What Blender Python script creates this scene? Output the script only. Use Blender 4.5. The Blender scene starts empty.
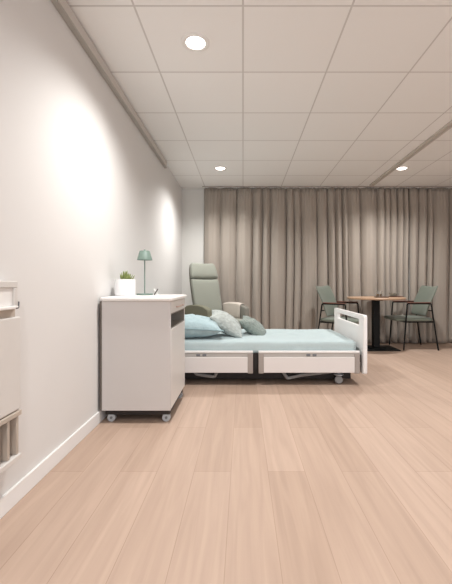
import bpy, bmesh, math, random
from mathutils import Vector, Matrix, noise
R = math.radians
sc = bpy.context.scene
COL = sc.collection
random.seed(4)

# ------------------------------------------------------------------ materials
def mat(name, col, rough=.6, metal=0., bump=None, var=None, sheen=0., trans=0., emit=None, estr=0., ior=1.45, spec=None):
    m = bpy.data.materials.new(name); m.use_nodes = True
    nt = m.node_tree; b = nt.nodes['Principled BSDF']
    b.inputs['Base Color'].default_value = (*col, 1)
    b.inputs['Roughness'].default_value = rough
    b.inputs['Metallic'].default_value = metal
    b.inputs['IOR'].default_value = ior
    if spec is not None: b.inputs['Specular IOR Level'].default_value = spec
    if sheen: b.inputs['Sheen Weight'].default_value = sheen
    if trans: b.inputs['Transmission Weight'].default_value = trans
    if emit: 
        b.inputs['Emission Color'].default_value = (*emit, 1); b.inputs['Emission Strength'].default_value = estr
    tc = nt.nodes.new('ShaderNodeTexCoord')
    if var:
        sc_, amt = var
        n = nt.nodes.new('ShaderNodeTexNoise'); n.inputs['Scale'].default_value = sc_; n.inputs['Detail'].default_value = 4
        nt.links.new(tc.outputs['Object'], n.inputs['Vector'])
        mx = nt.nodes.new('ShaderNodeMix'); mx.data_type = 'RGBA'
        mx.inputs[6].default_value = (*[c*(1-amt) for c in col], 1); mx.inputs[7].default_value = (*[min(1, c*(1+amt)) for c in col], 1)
        nt.links.new(n.outputs['Fac'], mx.inputs[0]); nt.links.new(mx.outputs[2], b.inputs['Base Color'])
    if bump:
        sc_, st, di = bump
        n = nt.nodes.new('ShaderNodeTexNoise'); n.inputs['Scale'].default_value = sc_; n.inputs['Detail'].default_value = 5
        nt.links.new(tc.outputs['Object'], n.inputs['Vector'])
        bp = nt.nodes.new('ShaderNodeBump'); bp.inputs['Strength'].default_value = st; bp.inputs['Distance'].default_value = di
        nt.links.new(n.outputs['Fac'], bp.inputs['Height']); nt.links.new(bp.outputs['Normal'], b.inputs['Normal'])
    return m

M = {}
M['wall'] = mat('wall_paint', (.735,.718,.702), .85, bump=(260,.08,.002), var=(1.5,.01))
M['backwall'] = mat('back_wall_paint', (.73,.72,.69), .85, bump=(260,.08,.002))
M['trimw'] = mat('trim_white', (.86,.85,.84), .45, var=(3,.01))
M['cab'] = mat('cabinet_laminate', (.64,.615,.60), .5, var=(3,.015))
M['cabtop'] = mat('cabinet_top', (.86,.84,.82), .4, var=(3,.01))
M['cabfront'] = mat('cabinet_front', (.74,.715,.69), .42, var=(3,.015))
M['niche'] = mat('niche_grey', (.27,.25,.22), .6, var=(8,.05))
M['darkback'] = mat('dark_edge', (.14,.12,.105), .6, var=(9,.05))
M['black'] = mat('black_metal', (.010,.011,.011), .55, var=(20,.1), spec=.2)
M['chrome'] = mat('steel', (.55,.56,.57), .3, metal=.9, var=(10,.05))
M['castgrey'] = mat('caster_grey', (.42,.45,.48), .45, var=(10,.05))
M['bedcaster'] = mat('bed_caster', (.30,.295,.29), .5, var=(10,.05))
M['tyre'] = mat('caster_tyre', (.16,.17,.18), .6, var=(10,.05))
M['copper'] = mat('copper_handle', (.50,.33,.27), .4, metal=.3, var=(10,.05))
M['sage'] = mat('lamp_sage', (.17,.24,.205), .5, var=(10,.03))
M['pot'] = mat('pot_ceramic', (.90,.90,.91), .3, var=(6,.01))
M['soil'] = mat('soil', (.05,.035,.02), .95, bump=(90,.8,.01))
M['leaf'] = mat('succulent_leaf', (.25,.30,.10), .5, var=(40,.7))
M['bedwhite'] = mat('bed_white', (.84,.83,.82), .45, var=(3,.01))
M['bedpanel'] = mat('bed_panel', (.74,.70,.68), .5, var=(3,.015))
M['taupe'] = mat('end_cap_taupe', (.35,.31,.285), .55, var=(9,.04))
M['railgrey'] = mat('rail_grey', (.47,.45,.43), .45, metal=.2, var=(9,.04))
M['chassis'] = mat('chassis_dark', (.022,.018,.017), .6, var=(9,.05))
M['sheet'] = mat('blue_sheet', (.455,.55,.565), .85, bump=(14,.25,.02), var=(4,.03), sheen=.2)
M['bluepil'] = mat('blue_pillowcase', (.40,.53,.565), .85, bump=(11,.7,.04), var=(5,.05), sheen=.2)
M['greycush'] = mat('pale_cushion', (.47,.51,.49), .9, bump=(45,.9,.02), var=(30,.35), sheen=.2)
M['sagecush'] = mat('sage_cushion', (.25,.295,.27), .9, bump=(45,.9,.02), var=(30,.35), sheen=.2)
M['recl'] = mat('recliner_fabric', (.29,.30,.255), .85, bump=(220,.2,.002), var=(5,.05), sheen=.2)
M['recldark'] = mat('recliner_arm_fabric', (.19,.185,.13), .8, bump=(220,.2,.002), var=(5,.05))
M['reclside'] = mat('recliner_side', (.22,.21,.18), .8, bump=(220,.2,.002), var=(5,.05))
M['throw'] = mat('beige_throw', (.58,.52,.46), .95, bump=(180,.5,.004), var=(14,.06))
M['chairgreen'] = mat('chair_green', (.17,.195,.16), .8, bump=(240,.2,.002), var=(5,.06), sheen=.2)
M['chairolive'] = mat('chair_olive', (.16,.18,.14), .8, bump=(240,.2,.002), var=(5,.06), sheen=.2)
M['armwood'] = mat('arm_wood', (.17,.075,.055), .5, var=(30,.2))
M['glass'] = mat('clear_glass', (.95,.97,.97), .03, trans=1., ior=1.45)
M['amber'] = mat('drink_amber', (.30,.19,.10), .3, var=(10,.1))
M['tray'] = mat('tray_brown', (.13,.06,.04), .5, var=(20,.1))
M['bowl'] = mat('bowl_grey', (.28,.29,.26), .5, var=(20,.1))
M['orn_white'] = mat('ornament_white', (.85,.84,.82), .4, var=(10,.01))
M['orn_dark'] = mat('ornament_dark', (.09,.08,.075), .4, var=(10,.05))
M['cream'] = mat('cream_laminate', (.69,.66,.63), .5, var=(4,.02))
M['creamwood'] = mat('cream_wood', (.50,.43,.365), .55, var=(18,.12))
M['recess'] = mat('recess_brown', (.22,.165,.125), .7, var=(12,.1))
M['bracket'] = mat('bracket_grey', (.14,.14,.15), .4, metal=.5, var=(10,.05))
M['trackgrey'] = mat('track_grey', (.42,.40,.37), .5, var=(6,.03))
M['trackpale'] = mat('track_pale', (.60,.56,.52), .5, var=(6,.02))
M['reflector'] = mat('downlight_ring', (.85,.84,.82), .35, var=(6,.01))
M['lens'] = mat('downlight_lens', (1,1,1), .5, emit=(1,.93,.85), estr=9)

def wood_floor():
    m = bpy.data.materials.new('oak_planks'); m.use_nodes = True
    nt = m.node_tree; N = nt.nodes; L = nt.links; b = N['Principled BSDF']
    tc = N.new('ShaderNodeTexCoord'); mp = N.new('ShaderNodeMapping')
    mp.inputs['Rotation'].default_value = (0,0,R(90)); mp.inputs['Location'].default_value = (.3,.06,0)
    L.new(tc.outputs['Object'], mp.inputs['Vector'])
    br = N.new('ShaderNodeTexBrick'); br.offset = .37; br.offset_frequency = 2
    br.inputs['Scale'].default_value = 1; br.inputs['Brick Width'].default_value = 1.45; br.inputs['Row Height'].default_value = .185
    br.inputs['Mortar Size'].default_value = .0014; br.inputs['Mortar Smooth'].default_value = .3; br.inputs['Bias'].default_value = 0
    br.inputs['Color1'].default_value = (.45,.325,.25,1); br.inputs['Color2'].default_value = (.515,.38,.30,1); br.inputs['Mortar'].default_value = (.37,.26,.195,1)
    L.new(mp.outputs[0], br.inputs['Vector'])
    mp2 = N.new('ShaderNodeMapping'); mp2.inputs['Scale'].default_value = (28,1.6,1)
    L.new(tc.outputs['Object'], mp2.inputs['Vector'])
    n = N.new('ShaderNodeTexNoise'); n.inputs['Scale'].default_value = 1; n.inputs['Detail'].default_value = 7; n.inputs['Distortion'].default_value = .6
    L.new(mp2.outputs[0], n.inputs['Vector'])
    cr = N.new('ShaderNodeValToRGB'); cr.color_ramp.elements[0].position=.3; cr.color_ramp.elements[0].color=(.86,.84,.83,1)
    cr.color_ramp.elements[1].position=.7; cr.color_ramp.elements[1].color=(1.08,1.08,1.08,1)
    L.new(n.outputs['Fac'], cr.inputs[0])
    mx = N.new('ShaderNodeMix'); mx.data_type='RGBA'; mx.blend_type='MULTIPLY'; mx.inputs[0].default_value=.7
    L.new(br.outputs['Color'], mx.inputs[6]); L.new(cr.outputs[0], mx.inputs[7]); L.new(mx.outputs[2], b.inputs['Base Color'])
    b.inputs['Roughness'].default_value=.5; b.inputs['Specular IOR Level'].default_value=.35
    bp = N.new('ShaderNodeBump'); bp.inputs['Strength'].default_value=.15; bp.inputs['Distance'].default_value=.003
    L.new(n.outputs['Fac'], bp.inputs['Height']); L.new(bp.outputs[0], b.inputs['Normal'])
    return m
def tile_ceiling():
    m = bpy.data.materials.new('ceiling_tiles'); m.use_nodes = True
    nt = m.node_tree; N = nt.nodes; L = nt.links; b = N['Principled BSDF']
    tc = N.new('ShaderNodeTexCoord'); mp = N.new('ShaderNodeMapping'); mp.inputs['Location'].default_value = (0,-4.32+4.2,0)
    L.new(tc.outputs['Object'], mp.inputs['Vector'])
    br = N.new('ShaderNodeTexBrick'); br.offset=0; br.squash=1
    br.inputs['Scale'].default_value=1; br.inputs['Brick Width'].default_value=.6; br.inputs['Row Height'].default_value=.6
    br.inputs['Mortar Size'].default_value=.006; br.inputs['Mortar Smooth'].default_value=.1
    br.inputs['Color1'].default_value=(.90,.90,.89,1); br.inputs['Color2'].default_value=(.92,.92,.91,1); br.inputs['Mortar'].default_value=(.64,.625,.61,1)
    L.new(mp.outputs[0], br.inputs['Vector']); L.new(br.outputs['Color'], b.inputs['Base Color'])
    n = N.new('ShaderNodeTexNoise'); n.inputs['Scale'].default_value=160; L.new(tc.outputs['Object'], n.inputs['Vector'])
    bp = N.new('ShaderNodeBump'); bp.inputs['Strength'].default_value=.15; bp.inputs['Distance'].default_value=.002
    L.new(n.outputs['Fac'], bp.inputs['Height']); L.new(bp.outputs[0], b.inputs['Normal'])
    b.inputs['Roughness'].default_value=.9
    return m
def curtain_mat():
    m = bpy.data.materials.new('taupe_curtain'); m.use_nodes = True
    nt = m.node_tree; N = nt.nodes; L = nt.links; b = N['Principled BSDF']
    tc = N.new('ShaderNodeTexCoord'); mp = N.new('ShaderNodeMapping'); mp.inputs['Scale'].default_value=(60,60,1.5)
    L.new(tc.outputs['Object'], mp.inputs['Vector'])
    n = N.new('ShaderNodeTexNoise'); n.inputs['Scale'].default_value=3; n.inputs['Detail'].default_value=4; L.new(mp.outputs[0], n.inputs['Vector'])
    mx = N.new('ShaderNodeMix'); mx.data_type='RGBA'
    mx.inputs[6].default_value=(.36,.315,.272,1); mx.inputs[7].default_value=(.41,.36,.312,1)
    L.new(n.outputs['Fac'], mx.inputs[0]); L.new(mx.outputs[2], b.inputs['Base Color'])
    b.inputs['Roughness'].default_value=.9; b.inputs['Sheen Weight'].default_value=.15
    return m
M['floor']=wood_floor(); M['ceil']=tile_ceiling(); M['curtain']=curtain_mat()
def table_mat():
    m = mat('table_wood', (.50,.33,.22), .45)
    nt=m.node_tree; N=nt.nodes; L=nt.links; tc=N.new('ShaderNodeTexCoord'); mp=N.new('ShaderNodeMapping'); mp.inputs['Scale'].default_value=(3,40,3)
    L.new(tc.outputs['Object'], mp.inputs['Vector']); n=N.new('ShaderNodeTexNoise'); n.inputs['Scale'].default_value=1; n.inputs['Detail'].default_value=5; L.new(mp.outputs[0], n.inputs['Vector'])
    mx=N.new('ShaderNodeMix'); mx.data_type='RGBA'; mx.inputs[6].default_value=(.40,.25,.16,1); mx.inputs[7].default_value=(.58,.40,.27,1)
    L.new(n.outputs['Fac'], mx.inputs[0]); L.new(mx.outputs[2], N['Principled BSDF'].inputs['Base Color']); return m
M['tablewood']=table_mat()

# ------------------------------------------------------------------ mesh helpers
def obj(name, bm, m, parent=None, bevel=0., seg=2, smooth=True, sub=0, solid=0.):
    bmesh.ops.recalc_face_normals(bm, faces=bm.faces)
    me = bpy.data.meshes.new(name); bm.to_mesh(me); bm.free()
    o = bpy.data.objects.new(name, me); COL.objects.link(o)
    for mm in (m if isinstance(m, (list,tuple)) else [m]): me.materials.append(mm)
    if smooth:
        for p in me.polygons: p.use_smooth = True
        if bevel or not sub:
            me.set_sharp_from_angle(angle=R(40))
    if bevel:
        b = o.modifiers.new('bevel','BEVEL'); b.width=bevel; b.segments=seg; b.limit_method='ANGLE'; b.angle_limit=R(40)
    if sub:
        s = o.modifiers.new('sub','SUBSURF'); s.levels=sub; s.render_levels=sub
    if solid:
        s = o.modifiers.new('solid','SOLIDIFY'); s.thickness=solid; s.offset=0
    if parent: o.parent = parent
    return o
def box(bm, x0,x1,y0,y1,z0,z1, mtx=None):
    vs=[bm.verts.new((x,y,z)) for x in (x0,x1) for y in (y0,y1) for z in (z0,z1)]
    for f in ((0,1,3,2),(4,6,7,5),(0,4,5,1),(2,3,7,6),(0,2,6,4),(1,5,7,3)): bm.faces.new([vs[i] for i in f])
    if mtx: bmesh.ops.transform(bm, matrix=mtx, verts=vs)
    return bm
def BX(*a): return box(bmesh.new(), *a)
def lathe(bm, prof, seg=32, cx=0, cy=0, close=True):
    rings=[]
    for r,z in prof:
        if r<1e-5: rings.append([bm.verts.new((cx,cy,z))])
        else: rings.append([bm.verts.new((cx+r*math.cos(2*math.pi*i/seg), cy+r*math.sin(2*math.pi*i/seg), z)) for i in range(seg)])
    for a,b in zip(rings, rings[1:]):
        for i in range(seg):
            j=(i+1)%seg
            if len(a)==1 and len(b)==1: continue
            if len(a)==1: bm.faces.new((a[0],b[i],b[j]))
            elif len(b)==1: bm.faces.new((a[i],a[j],b[0]))
            else: bm.faces.new((a[i],a[j],b[j],b[i]))
    return bm
def tube(bm, pts, r, seg=10, caps=True):
    pts=[Vector(p) for p in pts]; rings=[]; up=Vector((0,0,1)); prev=None
    for i,p in enumerate(pts):
        d = (pts[min(i+1,len(pts)-1)]-pts[max(i-1,0)]).normalized()
        if prev is None:
            a = d.cross(up if abs(d.z)<.95 else Vector((1,0,0))).normalized()
        else: a = (prev - d*prev.dot(d)).normalized()
        prev=a; b=d.cross(a)
        rr = r[i] if isinstance(r,(list,tuple)) else r
        rings.append([bm.verts.new(p + (a*math.cos(2*math.pi*k/seg)+b*math.sin(2*math.pi*k/seg))*rr) for k in range(seg)])
    for a,b in zip(rings,rings[1:]):
        for k in range(seg): bm.faces.new((a[k],a[(k+1)%seg],b[(k+1)%seg],b[k]))
    if caps: bm.faces.new(rings[0]); bm.faces.new(rings[-1])
    return bm
def roundpath(pts, rad=.03, n=5):
    pts=[Vector(p) for p in pts]; out=[pts[0]]
    for a,b,c in zip(pts,pts[1:],pts[2:]):
        d1=(a-b).normalized(); d2=(c-b).normalized(); p=b+d1*rad; q=b+d2*rad
        for i in range(n+1):
            t=i/n; out.append(p*(1-t)**2 + b*2*t*(1-t) + q*t*t)
    out.append(pts[-1]); return out
def prism(bm, poly, ax, a0, a1):
    # poly: list of 2D points; ax: extrusion axis
    def P(u,v,w):
        return {'x':(w,u,v),'y':(u,w,v),'z':(u,v,w)}[ax]
    A=[bm.verts.new(P(u,v,a0)) for u,v in poly]; B=[bm.verts.new(P(u,v,a1)) for u,v in poly]
    bm.faces.new(A); bm.faces.new(B[::-1])
    for i in range(len(poly)):
        j=(i+1)%len(poly); bm.faces.new((A[i],A[j],B[j],B[i]))
    return bm
def rrect(x0,x1,y0,y1,r,n=5):
    out=[]
    for cx,cy,a in ((x1-r,y1-r,0),(x0+r,y1-r,90),(x0+r,y0+r,180),(x1-r,y0+r,270)):
        for i in range(n+1):
            t=R(a+90*i/n); out.append((cx+r*math.cos(t), cy+r*math.sin(t)))
    return out
def tag(o, label, cat, group=None):
    o['label']=label; o['category']=cat
    if group: o['group']=group
    return o
def empty(name, loc, rz=0, label=None, cat=None, group=None):
    o=bpy.data.objects.new(name,None); COL.objects.link(o); o.location=loc; o.rotation_euler=(0,0,rz); o.empty_display_size=.1
    if label: tag(o,label,cat,group)
    return o
def struct(name,bm,m,**k):
    o=obj(name,bm,m,**k); o['kind']='structure'; return o
def copy_tree(o, parent=None):
    c=o.copy(); COL.objects.link(c)
    if parent: c.parent=parent
    for ch in list(o.children): copy_tree(ch,c)
    return c

# ------------------------------------------------------------------ room
XL,XR,YB,YN,ZC = -.98,4.2,5.62,-2.0,2.47
struct('floor', BX(XL-.1,XR+.1,YN-.1,YB+.1,-.1,0), M['floor'], smooth=False)
struct('ceiling', BX(XL-.1,XR+.1,YN-.1,YB+.1,ZC,ZC+.1), M['ceil'], smooth=False)
struct('wall_left', BX(XL-.1,XL,YN,YB,0,ZC), M['wall'], smooth=False)
struct('wall_right', BX(XR,XR+.1,YN,YB,0,ZC), M['wall'], smooth=False)
struct('wall_back', BX(XL-.1,XR+.1,YB,YB+.1,0,ZC), M['backwall'], smooth=False)
bm=bmesh.new()   # wall behind the camera, with an added window opening to admit fill light
wx0,wx1,wz0,wz1=.2,3.4,.7,2.2
box(bm,XL-.1,wx0,YN-.1,YN,0,ZC); box(bm,wx1,XR+.1,YN-.1,YN,0,ZC); box(bm,wx0,wx1,YN-.1,YN,0,wz0); box(bm,wx0,wx1,YN-.1,YN,wz1,ZC)
struct('wall_near', bm, M['wall'], smooth=False)
bm=bmesh.new()
for a in ((wx0,wx0+.05,wz0,wz1),(wx1-.05,wx1,wz0,wz1),(1.775,1.825,wz0,wz1),(wx0,wx1,wz0,wz0+.05),(wx0,wx1,wz1-.05,wz1)):
    box(bm,a[0],a[1],YN-.08,YN-.02,a[2],a[3])
struct('unseen_fill_window', bm, M['trimw'])  # frame of the added, unseen window that carries the fill light
struct('baseboard_left', BX(XL,XL+.013,YN,YB,0,.08), M['trimw'], bevel=.003)
struct('baseboard_back', BX(XL+.013,XR,YB-.013,YB,0,.08), M['trimw'], bevel=.003)
struct('trim_1', BX(-.64,XR,5.455,5.47,ZC-.012,ZC), M['taupe'])  # trim coloured dark to stand for the shade along the curtain top

# curtains: pleated cloth, lobes rounded toward the room and sharp recesses between
rnd=random.Random(11)
knots=[-.62]; 
while knots[-1]<XR+.4: knots.append(knots[-1]+rnd.choice([.09,.11,.12,.15,.17,.19,.21,.26]))
amps=[rnd.uniform(.45,1.) for _ in knots]
def fold(x,z):
    x = x + .018*math.sin(z*1.7+x*2.3)*(1-z/2.6)
    import bisect
    i=max(0,min(len(knots)-2,bisect.bisect_right(knots,x)-1))
    t=(x-knots[i])/(knots[i+1]-knots[i]); t=min(1,max(0,t))
    s=math.sin(math.pi*t)
    top=min(1,max(0,(2.46-z)/.5)); k=.55+.45*top
    fine=abs(math.sin(x*math.pi/.052+1.3*math.sin(x*5)))*.016*(1-.75*top)
    mid=abs(math.sin(x*math.pi/.095+.8*math.sin(x*7+z*.35)))*.009*top
    return -(.125*(.35+.65*amps[i])*k)*(s**.6) - fine - mid
def curtain(x0,x1,label):
    bm=bmesh.new(); nx=int((x1-x0)/.008); nz=30; g=[]
    for j in range(nz+1):
        z=.012+(2.464-.012)*j/nz
        g.append([bm.verts.new((x0+(x1-x0)*i/nx, 5.606+fold(x0+(x1-x0)*i/nx,z), z)) for i in range(nx+1)])
    for j in range(nz):
        for i in range(nx): bm.faces.new((g[j][i],g[j][i+1],g[j+1][i+1],g[j+1][i]))
    o=obj('curtain',bm,M['curtain'],solid=.004); tag(o,label,'curtain','taupe curtains across the back wall'); return o
def near(x): return min(knots,key=lambda k:abs(k-x))
s1,s2=near(1.07),near(2.68)
curtain(-.62,s1-.004,'pleated taupe curtain panel at the left, behind the green recliner and the bed pillows')
curtain(s1+.004,s2-.004,'middle pleated taupe curtain panel, behind the left green chair and round table')
curtain(s2+.004,XR-.03,'rightmost pleated taupe curtain panel, beside the right green chair')

# lift rails under the ceiling
e=empty('ceiling_rail',(1.98,2.,ZC),label='long pale rail running down the ceiling beside the right downlight',cat='rail')
obj('rail_profile',box(box(bmesh.new(),-.034,-.012,-3.9,3.38,-.022,0),.012,.034,-3.9,3.38,-.022,0),M['trackpale'],e,bevel=.002)
obj('channel',BX(-.012,.012,-3.9,3.38,-.014,0),M['trackpale'],e)
e=empty('wall_rail',(XL,1.,ZC),label='grey rail along the top of the left wall, ending in front of the corner',cat='rail')
obj('rail_profile',BX(0,.035,-2.9,3.34,-.075,-.012),M['trackpale'],e,bevel=.003)
obj('channel',BX(.002,.033,-2.9,3.345,-.088,-.075),M['trackgrey'],e)

# downlights (recessed look: ring with a shallow reflector and lit lens)
def downlight(x,y,label):
    e=empty('downlight',(x,y,ZC),label=label,cat='ceiling light',group='round ceiling downlights')
    obj('trim_ring',lathe(bmesh.new(),[(.088,0),(.088,-.004),(.083,-.008),(.066,-.009),(.060,-.005),(.060,0)],40),M['reflector'],e)
    obj('lens',lathe(bmesh.new(),[(.060,-.002),(.05,-.0035),(0,-.0045)],40),M['lens'],e)
    l=bpy.data.lights.new('downlight_lamp','SPOT'); l.energy=SPOT*(.7 if y<0 else 1); l.spot_size=R(148); l.spot_blend=1.0; l.shadow_soft_size=.045; l.color=(1,.99,.965)
    lo=bpy.data.objects.new('downlight_lamp',l); COL.objects.link(lo); lo.location=(x,y,ZC-.055)
SPOT=114
downlight(-.3,4.61,'round white ceiling downlight above the bed, left of the two near the curtain')
downlight(2.1,4.61,'round white ceiling downlight above the table, right of the two near the curtain')
downlight(-.3,2.21,'round white ceiling downlight over the white bedside cabinet')
downlight(2.1,2.21,'round white ceiling downlight over the open floor on the right')
downlight(-.3,-.19,'round white ceiling downlight behind the camera, left row')
downlight(2.1,-.19,'round white ceiling downlight behind the camera, right row')

# ------------------------------------------------------------------ bedside cabinet
CX0,CX1,CY0,CY1,CZ0,CZ1=-.952,-.488,2.35,2.92,.086,.824
cab=empty('bedside_cabinet',((CX0+CX1)/2,(CY0+CY1)/2,0),label='tall white bedside cabinet on casters against the left wall',cat='cabinet')
def cpart(name,bm,m,parent=None,**k):
    o=obj(name,bm,m,None,**k)
    me=o.data; me.transform(Matrix.Translation((-cab.location.x,-cab.location.y,0)))
    o.parent=parent or cab; return o
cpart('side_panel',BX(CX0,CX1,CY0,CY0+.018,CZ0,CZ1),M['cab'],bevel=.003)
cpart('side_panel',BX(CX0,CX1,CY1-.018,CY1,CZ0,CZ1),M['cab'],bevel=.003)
cpart('back_panel',BX(CX0-.014,CX0,CY0+.002,CY1-.002,CZ0,CZ1),M['darkback'])
bm=bmesh.new()
box(bm,CX0,CX1-.02,CY0+.018,CY1-.018,CZ0,CZ0+.018); cpart('bottom_board',bm,M['cab'])
bm=bmesh.new(); X0,X1=CX0+.25,CX1-.002; Y0_,Y1_=CY0+.0185,CY1-.0185
prism(bm,[(X0,.634),(X1,.634),(X1,.642),(X0+.01,.642),(X0+.01,.732),(X1,.732),(X1,.740),(X0,.740)],'y',Y0_,Y1_)
cpart('niche_liner',bm,M['niche'])
for a,b_ in ((Y0_,Y0_+.006),(Y1_-.006,Y1_)): cpart('niche_side',BX(X0+.01,X1,a,b_,.642,.732),M['niche'])
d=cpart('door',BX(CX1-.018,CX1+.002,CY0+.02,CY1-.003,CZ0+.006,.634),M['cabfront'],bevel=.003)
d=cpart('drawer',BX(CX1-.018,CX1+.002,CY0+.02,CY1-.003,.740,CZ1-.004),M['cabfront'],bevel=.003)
h=cpart('handle',tube(bmesh.new(),roundpath([(CX1+.002,2.53,.775),(CX1+.018,2.53,.775),(CX1+.018,2.78,.775),(CX1+.002,2.78,.775)],.008),.004),M['copper'],d)
h['label']='copper bar handle'
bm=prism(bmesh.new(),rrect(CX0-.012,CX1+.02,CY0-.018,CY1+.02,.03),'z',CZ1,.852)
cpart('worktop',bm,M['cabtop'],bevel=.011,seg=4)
bm=bmesh.new(); box(bm,CX0+.015,CX1-.012,CY0+.03,CY0+.07,.05,CZ0); box(bm,CX0+.015,CX1-.012,CY1-.07,CY1-.03,.05,CZ0); box(bm,CX0+.02,CX0+.06,CY0+.05,CY1-.05,.05,CZ0); box(bm,CX1-.06,CX1-.015,CY0+.05,CY1-.05,.05,CZ0)
box(bm,CX0+.06,CX1-.06,CY0+.07,CY1-.07,.06,CZ0)
cpart('base_frame',bm,M['chassis'])
for cx in (-.900,-.525):
    for cy in (2.395,2.875):
        b=bmesh.new(); lathe(b,[(0,-.011),(.016,-.013),(.027,-.012),(.027,.012),(.016,.013),(0,.011)],28)
        bmesh.ops.transform(b,matrix=Matrix.Translation((cx,cy,.0275))@Matrix.Rotation(R(90),4,'X'),verts=b.verts)
        w=cpart('caster',b,M['castgrey'])
        b=bmesh.new(); lathe(b,[(.0,-.015),(.009,-.0155),(.009,.0155),(0,.015)],16)
        bmesh.ops.transform(b,matrix=Matrix.Translation((cx,cy,.0275))@Matrix.Rotation(R(90),4,'X'),verts=b.verts)
        box(b,cx-.013,cx+.013,cy+.013,cy+.018,.03,.06); box(b,cx-.013,cx+.013,cy-.002,cy+.018,.055,.062)
        cpart('caster_hub',b,M['tyre'],w)

# plant
P=empty('potted_succulent',(-.878,2.60,.852),label='small green succulent in a white round pot on the bedside cabinet',cat='plant')
obj('pot',lathe(bmesh.new(),[(0,0),(.066,0),(.071,.004),(.074,.02),(.075,.118),(.0735,.123),(.070,.123),(.068,.118),(.067,.100),(0,.100)],40),M['pot'],P)
obj('soil',lathe(bmesh.new(),[(.0665,.100),(.05,.106),(0,.108)],24),M['soil'],P)
bm=bmesh.new()
for i in range(46):
    ring=i%3; a=rnd.uniform(0,2*math.pi); r0=(.008,.024,.040)[ring]*rnd.uniform(.7,1.1); tilt=(.12,.35,.6)[ring]
    L=rnd.uniform(.062,.090)*(1-.15*ring); d=Vector((math.cos(a),math.sin(a),0)); base=d*r0+Vector((0,0,.104))
    pts=[];rr=[]
    for k in range(6):
        t=k/5; pts.append(base+d*(tilt*L*t*(1-.25*t))+Vector((0,0,L*t*(1-.15*tilt*t)))); rr.append(.0062*(1-t)**.6*(.8+.5*t)+.0004)
    tube(bm,pts,rr,6)
obj('foliage',bm,M['leaf'],P)

# lamp
P=empty('table_lamp',(-.783,2.78,.852),label='slim sage green table lamp with a tapered shade on the bedside cabinet',cat='lamp')
obj('base',lathe(bmesh.new(),[(0,0),(.062,0),(.064,.003),(.064,.008),(.061,.012),(.01,.014),(0,.014)],40),M['sage'],P)
obj('pole',lathe(bmesh.new(),[(0,.013),(.0045,.013),(.0045,.33),(0,.33)],14),M['sage'],P)
obj('lamp_shade',lathe(bmesh.new(),[(.0,.352),(.036,.352),(.040,.349),(.060,.279),(.0585,.279),(.039,.345),(0,.345)],40),M['sage'],P)
obj('finial',lathe(bmesh.new(),[(0,.351),(.008,.351),(.008,.361),(.004,.363),(0,.363)],16),M['sage'],P)

# X ornament
P=empty('ornament',(-.682,2.74,.852),R(6),label='tiny white and dark X-shaped ornament beside the green table lamp',cat='ornament')
for nm,w,s,mm in (('white_arm',.0055,1,'orn_white'),('dark_arm',.0042,-1,'orn_dark')):
    b=bmesh.new(); box(b,-.029,.029,-w*.6,w*.6,-w,w, Matrix.Translation((0,.0035*s,.026))@Matrix.Rotation(R(58*s),4,'Y'))
    o=obj(nm,b,M[mm],P,bevel=.001)
b=bmesh.new(); lathe(b,[(0,-.006),(.004,-.006),(.004,.008),(0,.008)],12)
bmesh.ops.transform(b,matrix=Matrix.Translation((0,0,.026))@Matrix.Rotation(R(90),4,'X'),verts=b.verts); obj('pin',b,M['orn_dark'],P)

# ------------------------------------------------------------------ bed
BX0,BX1,BY0,BY1=-.93,1.09,3.20,4.16
bed=empty('hospital_bed',(.08,3.68,0),label='low white care bed with slotted footboard and folded side rails',cat='bed')
def bpart(name,bm,m,parent=None,**k):
    o=obj(name,bm,m,None,**k); o.data.transform(Matrix.Translation((-.08,-3.68,0))); o.parent=parent or bed; return o
def board(x0,x1,name,ztop=.655):
    bm=bmesh.new()
    out=rrect(BY0-.03,BY1+.03,.115,ztop,.02); y0,y1=3.30,4.05; inn=rrect(y0,y1,ztop-.108,ztop-.046,.012)
    A=[[bm.verts.new((x,u,v)) for u,v in out] for x in (x0,x1)]; B=[[bm.verts.new((x,u,v)) for u,v in inn] for x in (x0,x1)]
    n=len(out)
    for k in (0,1):
        for i in range(n):
            j=(i+1)%n; bm.faces.new((A[k][i],A[k][j],B[k][j],B[k][i]))
    for i in range(n):
        j=(i+1)%n; bm.faces.new((A[0][i],A[0][j],A[1][j],A[1][i])); bm.faces.new((B[0][i],B[0][j],B[1][j],B[1][i]))
    return bpart(name,bm,M['bedwhite'],bevel=.006,seg=3)
board(1.095,1.130,'footboard')
board(-.965,-.935,'headboard',.70)
def side_rail(x0,x1,y,s):
    # s=-1: outer side faces the camera
    yo=y; yi=y-s*.028
    a,b=min(yo,yi),max(yo,yi)
    r=bpart('side_rail',BX(x0+.045,x1-.045,a,b,.125,.268),M['bedpanel'],bevel=.004)
    bpart('top_strip',BX(x0,x1,a,b,.306,.326),M['bedwhite'],r,bevel=.005)
    g0,g1=(a+.006,b-.004); bpart('guide',BX(x0+.02,x1-.02,g0,g1,.268,.306),M['railgrey'],r)
    for c0,c1 in ((x0,x0+.05),(x1-.05,x1)):
        bpart('end_cap',BX(c0,c1,a-.004,b+.004,.118,.304),M['taupe'],r,bevel=.006)
    xm=(x0+x1)/2+.02
    for dx in (-.045,.012):
        yy=(a+.001,a+.008) if s<0 else (b-.008,b-.001)
        bpart('latch',BX(xm+dx,xm+dx+.036,yy[0],yy[1],.276,.297),M['tyre'],r,bevel=.002)
for y,s in ((3.20,-1),(4.16,1)):
    side_rail(-.90,.092,y,s); side_rail(.142,1.073,y,s)
    bpart('rail_post',BX(.098,.136,min(y-s*.03,y-s*.06),max(y-s*.03,y-s*.06),.15,.30),M['chassis'])
bm=bmesh.new(); box(bm,-.93,1.094,3.245,3.285,.215,.265); box(bm,-.93,1.094,4.075,4.115,.215,.265)
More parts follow.
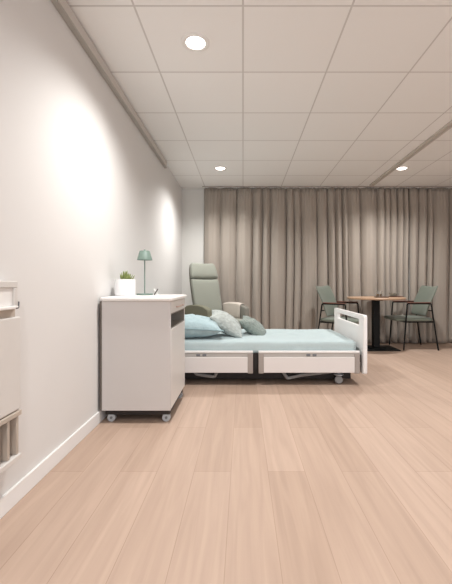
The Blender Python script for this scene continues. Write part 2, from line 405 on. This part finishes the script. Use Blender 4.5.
for i in range(10): box(bm,-.90+i*.215,-.86+i*.215,3.285,4.075,.225,.26)
box(bm,-.93,1.094,3.245,4.115,.265,.283)
bpart('bed_frame',bm,M['chassis'])
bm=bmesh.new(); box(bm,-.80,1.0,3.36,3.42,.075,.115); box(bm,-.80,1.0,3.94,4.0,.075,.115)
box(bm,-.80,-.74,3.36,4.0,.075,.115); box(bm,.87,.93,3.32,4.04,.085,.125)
box(bm,-.85,1.03,3.34,4.03,.035,.10); box(bm,-.85,.98,3.30,3.33,.10,.21); box(bm,-.35,.15,3.45,3.9,.06,.20); box(bm,.35,.75,3.5,3.85,.07,.18)  # includes a wide low plate added to deepen the shade beneath the bed
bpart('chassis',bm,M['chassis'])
for y in (3.31,4.05):
    for pts in ([(-.50,y,.16),(-.44,y,.085),(-.27,y,.06),(-.22,y,.16)],[(.34,y,.17),(.42,y,.045),(.55,y,.075),(.88,y,.115)]):
        bpart('lift_arm',tube(bmesh.new(),roundpath(pts,.02),.016,8),M['bedcaster'])
for cx in (.90,-.70):
    for cy in (3.29,4.07):
        b=bmesh.new(); lathe(b,[(0,-.02),(.024,-.022),(.036,-.018),(.036,.018),(.024,.022),(0,.02)],28)
        bmesh.ops.transform(b,matrix=Matrix.Translation((cx,cy,.037))@Matrix.Rotation(R(62),4,'X'),verts=b.verts)
        w=bpart('caster',b,M['bedcaster'])
        b=bmesh.new(); lathe(b,[(.0,.075),(.03,.078),(.045,.088),(.045,.094),(.02,.10),(.02,.14),(0,.14)],20,cx,cy)
        bpart('caster_fork',b,M['castgrey'],w)

# mattress
def noisy_box(x0,x1,y0,y1,z0,z1,r,amp,freq,nx,ny,nz,seed):
    bm=bmesh.new(); cx,cy,cz=(x0+x1)/2,(y0+y1)/2,(z0+z1)/2; hx,hy,hz=(x1-x0)/2,(y1-y0)/2,(z1-z0)/2
    bmesh.ops.create_cube(bm,size=2)
    bmesh.ops.bisect_plane  # noqa
    def cuts(ax,n):
        for i in range(1,n):
            co=Vector((0,0,0)); co[ax]=-1+2*i/n; no=Vector((0,0,0)); no[ax]=1
            bmesh.ops.bisect_plane(bm,geom=bm.verts[:]+bm.edges[:]+bm.faces[:],plane_co=co,plane_no=no)
    cuts(0,nx);cuts(1,ny);cuts(2,nz)
    for v in bm.verts:
        p=Vector((v.co.x*hx,v.co.y*hy,v.co.z*hz))
        c=Vector((max(-hx+r,min(hx-r,p.x)),max(-hy+r,min(hy-r,p.y)),max(-hz+r,min(hz-r,p.z))))
        d=p-c
        if d.length>1e-6: p=c+d.normalized()*min(r,max(abs(d.x),abs(d.y),abs(d.z)))
        q=p*freq+Vector((seed,seed*2,0)); nn=noise.noise(q)*amp
        p.z+=nn*(1 if p.z>0 else 0); p.y+=noise.noise(q+Vector((9,3,1)))*amp*.8
        v.co=p+Vector((cx,cy,cz))
    return bm
o=obj('mattress',noisy_box(-.925,1.06,3.235,4.125,.286,.412,.035,.007,5,60,30,8,3),M['sheet'],sub=1)
tag(o,'mattress covered in a smooth pale blue sheet on the care bed','mattress')

def pillow(name,w,d,h,loc,rot,m,label,cat,seed,group=None,n=26,pinch=.14):
    bm=bmesh.new(); V={}
    for s in (1,-1):
        for i in range(n+1):
            for j in range(n+1):
                u=-1+2*i/n; v=-1+2*j/n
                edge=(i in(0,n)) or (j in(0,n))
                if s==-1 and edge: V[s,i,j]=V[1,i,j]; continue
                hh=((1-abs(u)**2.1)*(1-abs(v)**2.1))**.55
                x=u*(1-pinch*(1-u*u)*0 - pinch*(v*v<1)*(1-abs(v)**2)*abs(u)**3); y=v*(1-pinch*(1-abs(u)**2)*abs(v)**3)
                q=Vector((x*w*8,y*d*8,s*3+seed)); wr=noise.noise(q)*.020*hh + noise.noise(q*2.3)*.009*hh
                V[s,i,j]=bm.verts.new((x*w/2,y*d/2,s*(h/2*hh+wr)))
    for s in (1,-1):
        for i in range(n):
            for j in range(n):
                f=[V[s,i,j],V[s,i+1,j],V[s,i+1,j+1],V[s,i,j+1]]
                bm.faces.new(f if s>0 else f[::-1])
    o=obj(name,bm,M[m],sub=1); o.location=loc; o.rotation_euler=[R(a) for a in rot]
    tag(o,label,cat,group); return o
pl=pillow('pillow',.72,.50,.225,(-.55,3.49,.520),(0,3,2),'bluepil','plump pale blue bed pillow lying behind the bedside cabinet','pillow',1)
M['piping']=mat('pillow_piping',(.27,.38,.41),.85,var=(10,.05))
pw,pd=.72/2,.50/2; pts=[]
for k in range(4):
    for q in range(26):
        t=-1+2*q/26; a,b=[(t,-1),(1,t),(-t,1),(-1,-t)][k]
        pts.append((a*pw*(1-.14*(1-abs(b)**2)*abs(a)**3), b*pd*(1-.14*(1-abs(a)**2)*abs(b)**3), 0))
pts.append(pts[0]); obj('piping',tube(bmesh.new(),pts,.0045,8),M['piping'],pl)
pillow('throw_cushion',.40,.40,.17,(-.172,3.60,.535),(8,33,6),'greycush','pale grey mottled cushion leaning on the blue pillow','cushion',2)
pillow('throw_cushion',.34,.34,.14,(.112,3.74,.478),(6,36,-4),'sagecush','darker sage green cushion propped behind the pale grey cushion','cushion',7)

# ------------------------------------------------------------------ recliner (local: faces +X)
rc=empty('recliner_armchair',(-.356,4.81,0),R(-50),label='high-backed sage green recliner armchair in the corner behind the bed',cat='armchair')
def slab(path,widths,thick,nw=10,curve=.03):
    # path: list of (x,z) centre points of the front face, extruded sideways; curve bows the middle backwards
    bm=bmesh.new(); F=[];B=[]
    for k,((x,z),w) in enumerate(zip(path,widths)):
        p0=path[max(k-1,0)]; p1=path[min(k+1,len(path)-1)]; t=Vector((p1[0]-p0[0],0,p1[1]-p0[1])).normalized(); nrm=Vector((t.z,0,-t.x))
        fr=[];bk=[]
        for i in range(nw+1):
            u=-1+2*i/nw; th=thick*(1-.55*abs(u)**4)*(1 if 0<k<len(path)-1 else .55)
            bow=curve*u*u
            c=Vector((x,u*w/2,z))+nrm*bow
            fr.append(bm.verts.new(c+nrm*th*.5)); bk.append(bm.verts.new(c-nrm*th*.5))
        F.append(fr);B.append(bk)
    K=len(path)
    for k in range(K-1):
        for i in range(nw):
            bm.faces.new((F[k][i],F[k][i+1],F[k+1][i+1],F[k+1][i])); bm.faces.new((B[k][i],B[k+1][i],B[k+1][i+1],B[k][i+1]))
        bm.faces.new((F[k][0],F[k+1][0],B[k+1][0],B[k][0])); bm.faces.new((F[k][nw],B[k][nw],B[k+1][nw],F[k+1][nw]))
    for i in range(nw):
        bm.faces.new((F[0][i],B[0][i],B[0][i+1],F[0][i+1])); bm.faces.new((F[K-1][i],F[K-1][i+1],B[K-1][i+1],B[K-1][i]))
    return bm
obj('backrest',slab([(-.20,.44),(-.235,.58),(-.27,.72),(-.305,.86),(-.335,.985),(-.34,1.0)],[.46,.46,.465,.47,.47,.465],.11,curve=.035),M['recl'],rc,sub=1)
obj('headrest',slab([(-.335,1.005),(-.345,1.03),(-.37,1.12),(-.395,1.185),(-.405,1.215),(-.41,1.225)],[.465,.465,.45,.42,.40,.37],.125,curve=.04),M['recl'],rc,sub=1)
obj('back_shell',slab([(-.27,.36),(-.31,.58),(-.36,.80),(-.405,1.0),(-.45,1.16),(-.47,1.22)],[.42,.44,.46,.46,.42,.36],.05,curve=.05),M['reclside'],rc,sub=1)
obj('seat',noisy_box(-.22,.36,-.245,.245,.34,.47,.04,.004,6,14,12,4,2),M['recl'],rc,sub=1)
for s in (-1,1):
    poly=[(-.31,.20),(-.31,.61)]+[(-.31+.56*t/8,.61+.055*math.sin(math.pi*(.12+.72*t/8))) for t in range(1,8)]+[(.26,.62),(.28,.59),(.27,.20)]
    bm=bmesh.new(); prism(bm,poly,'y',s*.31-.04,s*.31+.04)
    a=obj('armrest',bm,M['reclside' if s>0 else 'recldark'],rc,bevel=.015,seg=3)
bm=bmesh.new(); box(bm,-.28,.24,-.255,.255,.20,.345); obj('base',bm,M['reclside'],rc,bevel=.01)
for x in (-.27,.22):
    for y in (-.29,.29):
        b=bmesh.new(); tube(b,[(x,y,.0),(x,y,.20)],[.016,.02],12); obj('leg',b,M['black'],rc)
# beige throw draped over the right-hand arm (arm at local y=+.31)
bm=bmesh.new(); prof=[]
def armtop(x): 
    t=(x+.31)/.56; return .61+.055*math.sin(math.pi*(.12+.72*t))
nx=16; rows=[]
for i in range(nx+1):
    x=-.22+.40*i/nx; zt=armtop(x)+.008; w=.003*math.sin(i*1.9)
    sec=[(.31-.052-w,.40),(.31-.053+w,.50),(.31-.052-w,.60),(.31-.047,zt-.012),(.31-.03,zt+.002),(.31,zt+.005),(.31+.03,zt+.002),(.31+.047,zt-.012),(.31+.053,.56),(.31+.055,.47)]
    rows.append([bm.verts.new((x,a,b)) for a,b in sec])
for a,b in zip(rows,rows[1:]):
    for k in range(len(a)-1): bm.faces.new((a[k],a[k+1],b[k+1],b[k]))
th=obj('throw_blanket',bm,M['throw'],solid=.006); th.location=rc.location; th.rotation_euler=rc.rotation_euler
tag(th,'folded beige blanket draped over the right arm of the green recliner','blanket')

# ------------------------------------------------------------------ table and chairs
TX,TY=1.92,5.05
t=empty('dining_table',(TX,TY,0),label='small round oak-topped table on a black pedestal by the curtain',cat='table')
obj('tabletop',lathe(bmesh.new(),[(0,.722),(.393,.722),(.400,.727),(.400,.744),(.396,.748),(0,.748)],64),M['tablewood'],t)
obj('pedestal',BX(-.045,.045,-.045,.045,.03,.715),M['black'],t,bevel=.004)
bm=bmesh.new(); box(bm,-.29,.29,-.17,.22,0,.016); prism(bm,rrect(-.11,.11,-.11,.11,.01),'z',.016,.03)
obj('base_plate',bm,M['black'],t,bevel=.003)
bm=bmesh.new(); box(bm,-.2,.2,-.03,.03,.706,.722); box(bm,-.03,.03,-.2,.2,.706,.722); obj('top_bracket',bm,M['black'],t)

def make_chair():
    c=empty('dining_chair',(0,0,0))
    # seat (rounded pad)
    obj('seat',noisy_box(-.19,.35,-.225,.225,.405,.462,.026,.003,6,14,12,3,5),M['chairgreen'],c,sub=1)
    obj('backrest',slab([(-.125,.47),(-.145,.55),(-.18,.66),(-.225,.76),(-.27,.855),(-.295,.905)],[.45,.47,.485,.49,.485,.46],.035,curve=.05),M['chairgreen'],c,sub=1)
    for s in (-1,1):
        y=s*.24
        b=tube(bmesh.new(),[(.245,y,0),(.195,y,.645)],.0105,10); obj('leg',b,M['black'],c)
        b=tube(bmesh.new(),[(-.245,y,0),(-.145,y,.645)],.0105,10); obj('leg',b,M['black'],c)
        a=obj('arm_bar',tube(bmesh.new(),roundpath([(.197,y,.62),(.193,y,.662),(-.142,y,.662),(-.149,y,.62)],.02),.0105),M['black'],c)
        b=prism(bmesh.new(),rrect(-.13,.20,y-.02,y+.02,.012),'z',.671,.683); p=obj('arm_pad',b,M['armwood'],c,bevel=.003); p['label']='reddish brown arm pad'
    b=bmesh.new()
    for x in (.205,-.19): tube(b,[(x+.01,-.24,.40),(x+.01,.24,.40)],.010)
    for s in (-1,1): tube(b,[(.215,s*.20,.398),(-.18,s*.20,.398)],.009)
    tube(b,[(-.16,-.24,.56),(-.176,0,.56),(-.16,.24,.56)],.008)
    obj('seat_frame',b,M['black'],c)
    return c
c1=make_chair(); c1.location=(2.515,5.17,0); c1.rotation_euler=(0,0,R(180))
tag(c1,'sage green armchair with black legs right of the table, facing left','chair','green armchairs at the round table')
c2=copy_tree(c1); c2.location=(1.375,5.02,0); c2.rotation_euler=(0,0,R(-38))
c2['label']='sage green armchair left of the table, seen from behind, above the bed footboard'

def at(px,Y): return (px-243)*Y/349
tr=lathe(bmesh.new(),[(0,0),(.095,0),(.105,.010),(.101,.010),(.093,.004),(0,.004)],36)
o=obj('serving_tray',tr,M['tray']); o.location=(at(381.5,5.0),5.0,.748); tag(o,'small round dark brown tray under the drinking glass on the table','tray')
gl=lathe(bmesh.new(),[(0,0),(.033,0),(.036,.004),(.042,.088),(.0395,.088),(.034,.010),(0,.010)],32)
o=empty('drinking_glass',(at(379,5.0),5.0,.752),label='short clear glass with brown drink on the dark tray',cat='glass')
obj('tumbler',gl,M['glass'],o); obj('drink',lathe(bmesh.new(),[(0,.011),(.0335,.011),(.0365,.045),(0,.045)],28),M['amber'],o)
o=obj('book',BX(-.085,.085,-.06,.06,0,.014),M['tray'],bevel=.002); o.location=(at(396,5.10),5.10,.748); o.rotation_euler=(0,0,R(8)); tag(o,'thin reddish brown booklet under the grey bowl, near the right chair','book')
o=obj('bowl',lathe(bmesh.new(),[(0,0),(.03,0),(.035,.006),(.062,.034),(.066,.046),(.062,.046),(.056,.034),(.03,.010),(0,.009)],32),M['bowl']); o.location=(at(393.5,5.10),5.10,.762); tag(o,'small grey-green bowl on the booklet at the table right edge','bowl')

# ------------------------------------------------------------------ cream wall unit at the far left edge
XF=-.93; Y1=XF*349/(21-243); Y0=.9
u=empty('wall_unit',(XL,(Y0+Y1)/2,0),label='cream wall-hung unit with tray frame and open slatted bay, cut off by left edge',cat='wall unit')
def upart(name,bm,m,parent=None,**k):
    o=obj(name,bm,m,None,**k); o.data.transform(Matrix.Translation((-u.location.x,-u.location.y,0))); o.parent=parent or u; return o
Yf=Y1-.02
bm=bmesh.new(); box(bm,XL,XF,Y0,Yf,.925,.952); box(bm,XL,XF,Yf-.022,Yf,.85,.925); box(bm,XL,XF,Y0,Y0+.022,.85,.925)
upart('tray_frame',bm,M['cream'],bevel=.003)
upart('tray_panel',BX(XL,XF-.008,Y0+.022,Yf-.022,.852,.925),M['cabtop'],bevel=.002)
upart('tray_lip',BX(XF-.03,XF+.012,Y0,Yf-.012,.838,.852),M['cabtop'],bevel=.004)
upart('bracket',tube(bmesh.new(),roundpath([(XF+.010,Yf-.03,.842),(XF+.010,Yf-.012,.842),(XF+.010,Yf-.010,.868)],.006),.003),M['bracket'])
upart('shadow_gap',BX(XL,XF-.012,Y0,Yf,.805,.838),M['creamwood'])
upart('front_panel',BX(XL,XF,Y0,Y1,.420,.805),M['cream'],bevel=.006,seg=3)
upart('bottom_rail',BX(XL,XF+.004,Y0,Y1,.395,.416),M['creamwood'],bevel=.003)
upart('bay_back',BX(XL,XL+.012,Y0,Y1,.235,.395),M['recess'])
for k in range(9):
    y=Y1-.012-k*.055
    upart('slat',BX(XL+.012,XF-.004,y-.010,y+.004,.235,.395),M['creamwood'],bevel=.003)
upart('bottom_shelf',BX(XL,XF+.004,Y0,Y1,.212,.235),M['cream'],bevel=.003)

# ------------------------------------------------------------------ light, world, camera
w=bpy.data.worlds.new('world'); sc.world=w; w.use_nodes=True
bg=w.node_tree.nodes['Background']; bg.inputs[0].default_value=(.82,.88,1,1); bg.inputs[1].default_value=1.0
l=bpy.data.lights.new('unseen_fill_light','AREA'); l.shape='RECTANGLE'; l.size=3.1; l.size_y=1.4; l.energy=34; l.color=(.93,.95,1)  # fill light added behind the camera to lift the room's ambient level
lo=bpy.data.objects.new('unseen_fill_light',l); COL.objects.link(lo); lo.location=(1.8,YN-.12,1.45); lo.rotation_euler=(R(90),0,R(0))
lo.rotation_euler=(R(-90),0,0) ; lo.rotation_euler=Vector((0,1,0)).to_track_quat('-Z','Z').to_euler()

cam=bpy.data.cameras.new('camera'); co=bpy.data.objects.new('camera',cam); COL.objects.link(co); sc.camera=co
co.location=(0,0,.94); co.rotation_euler=(R(90),0,0)
cam.sensor_fit='HORIZONTAL'; cam.sensor_width=36; cam.lens=349/452*36; cam.clip_start=.05
cam.shift_x=-17/452; cam.shift_y=-8/452
sc.view_settings.view_transform='Standard'; sc.view_settings.look='None'; sc.view_settings.gamma=1; sc.view_settings.exposure=0.09
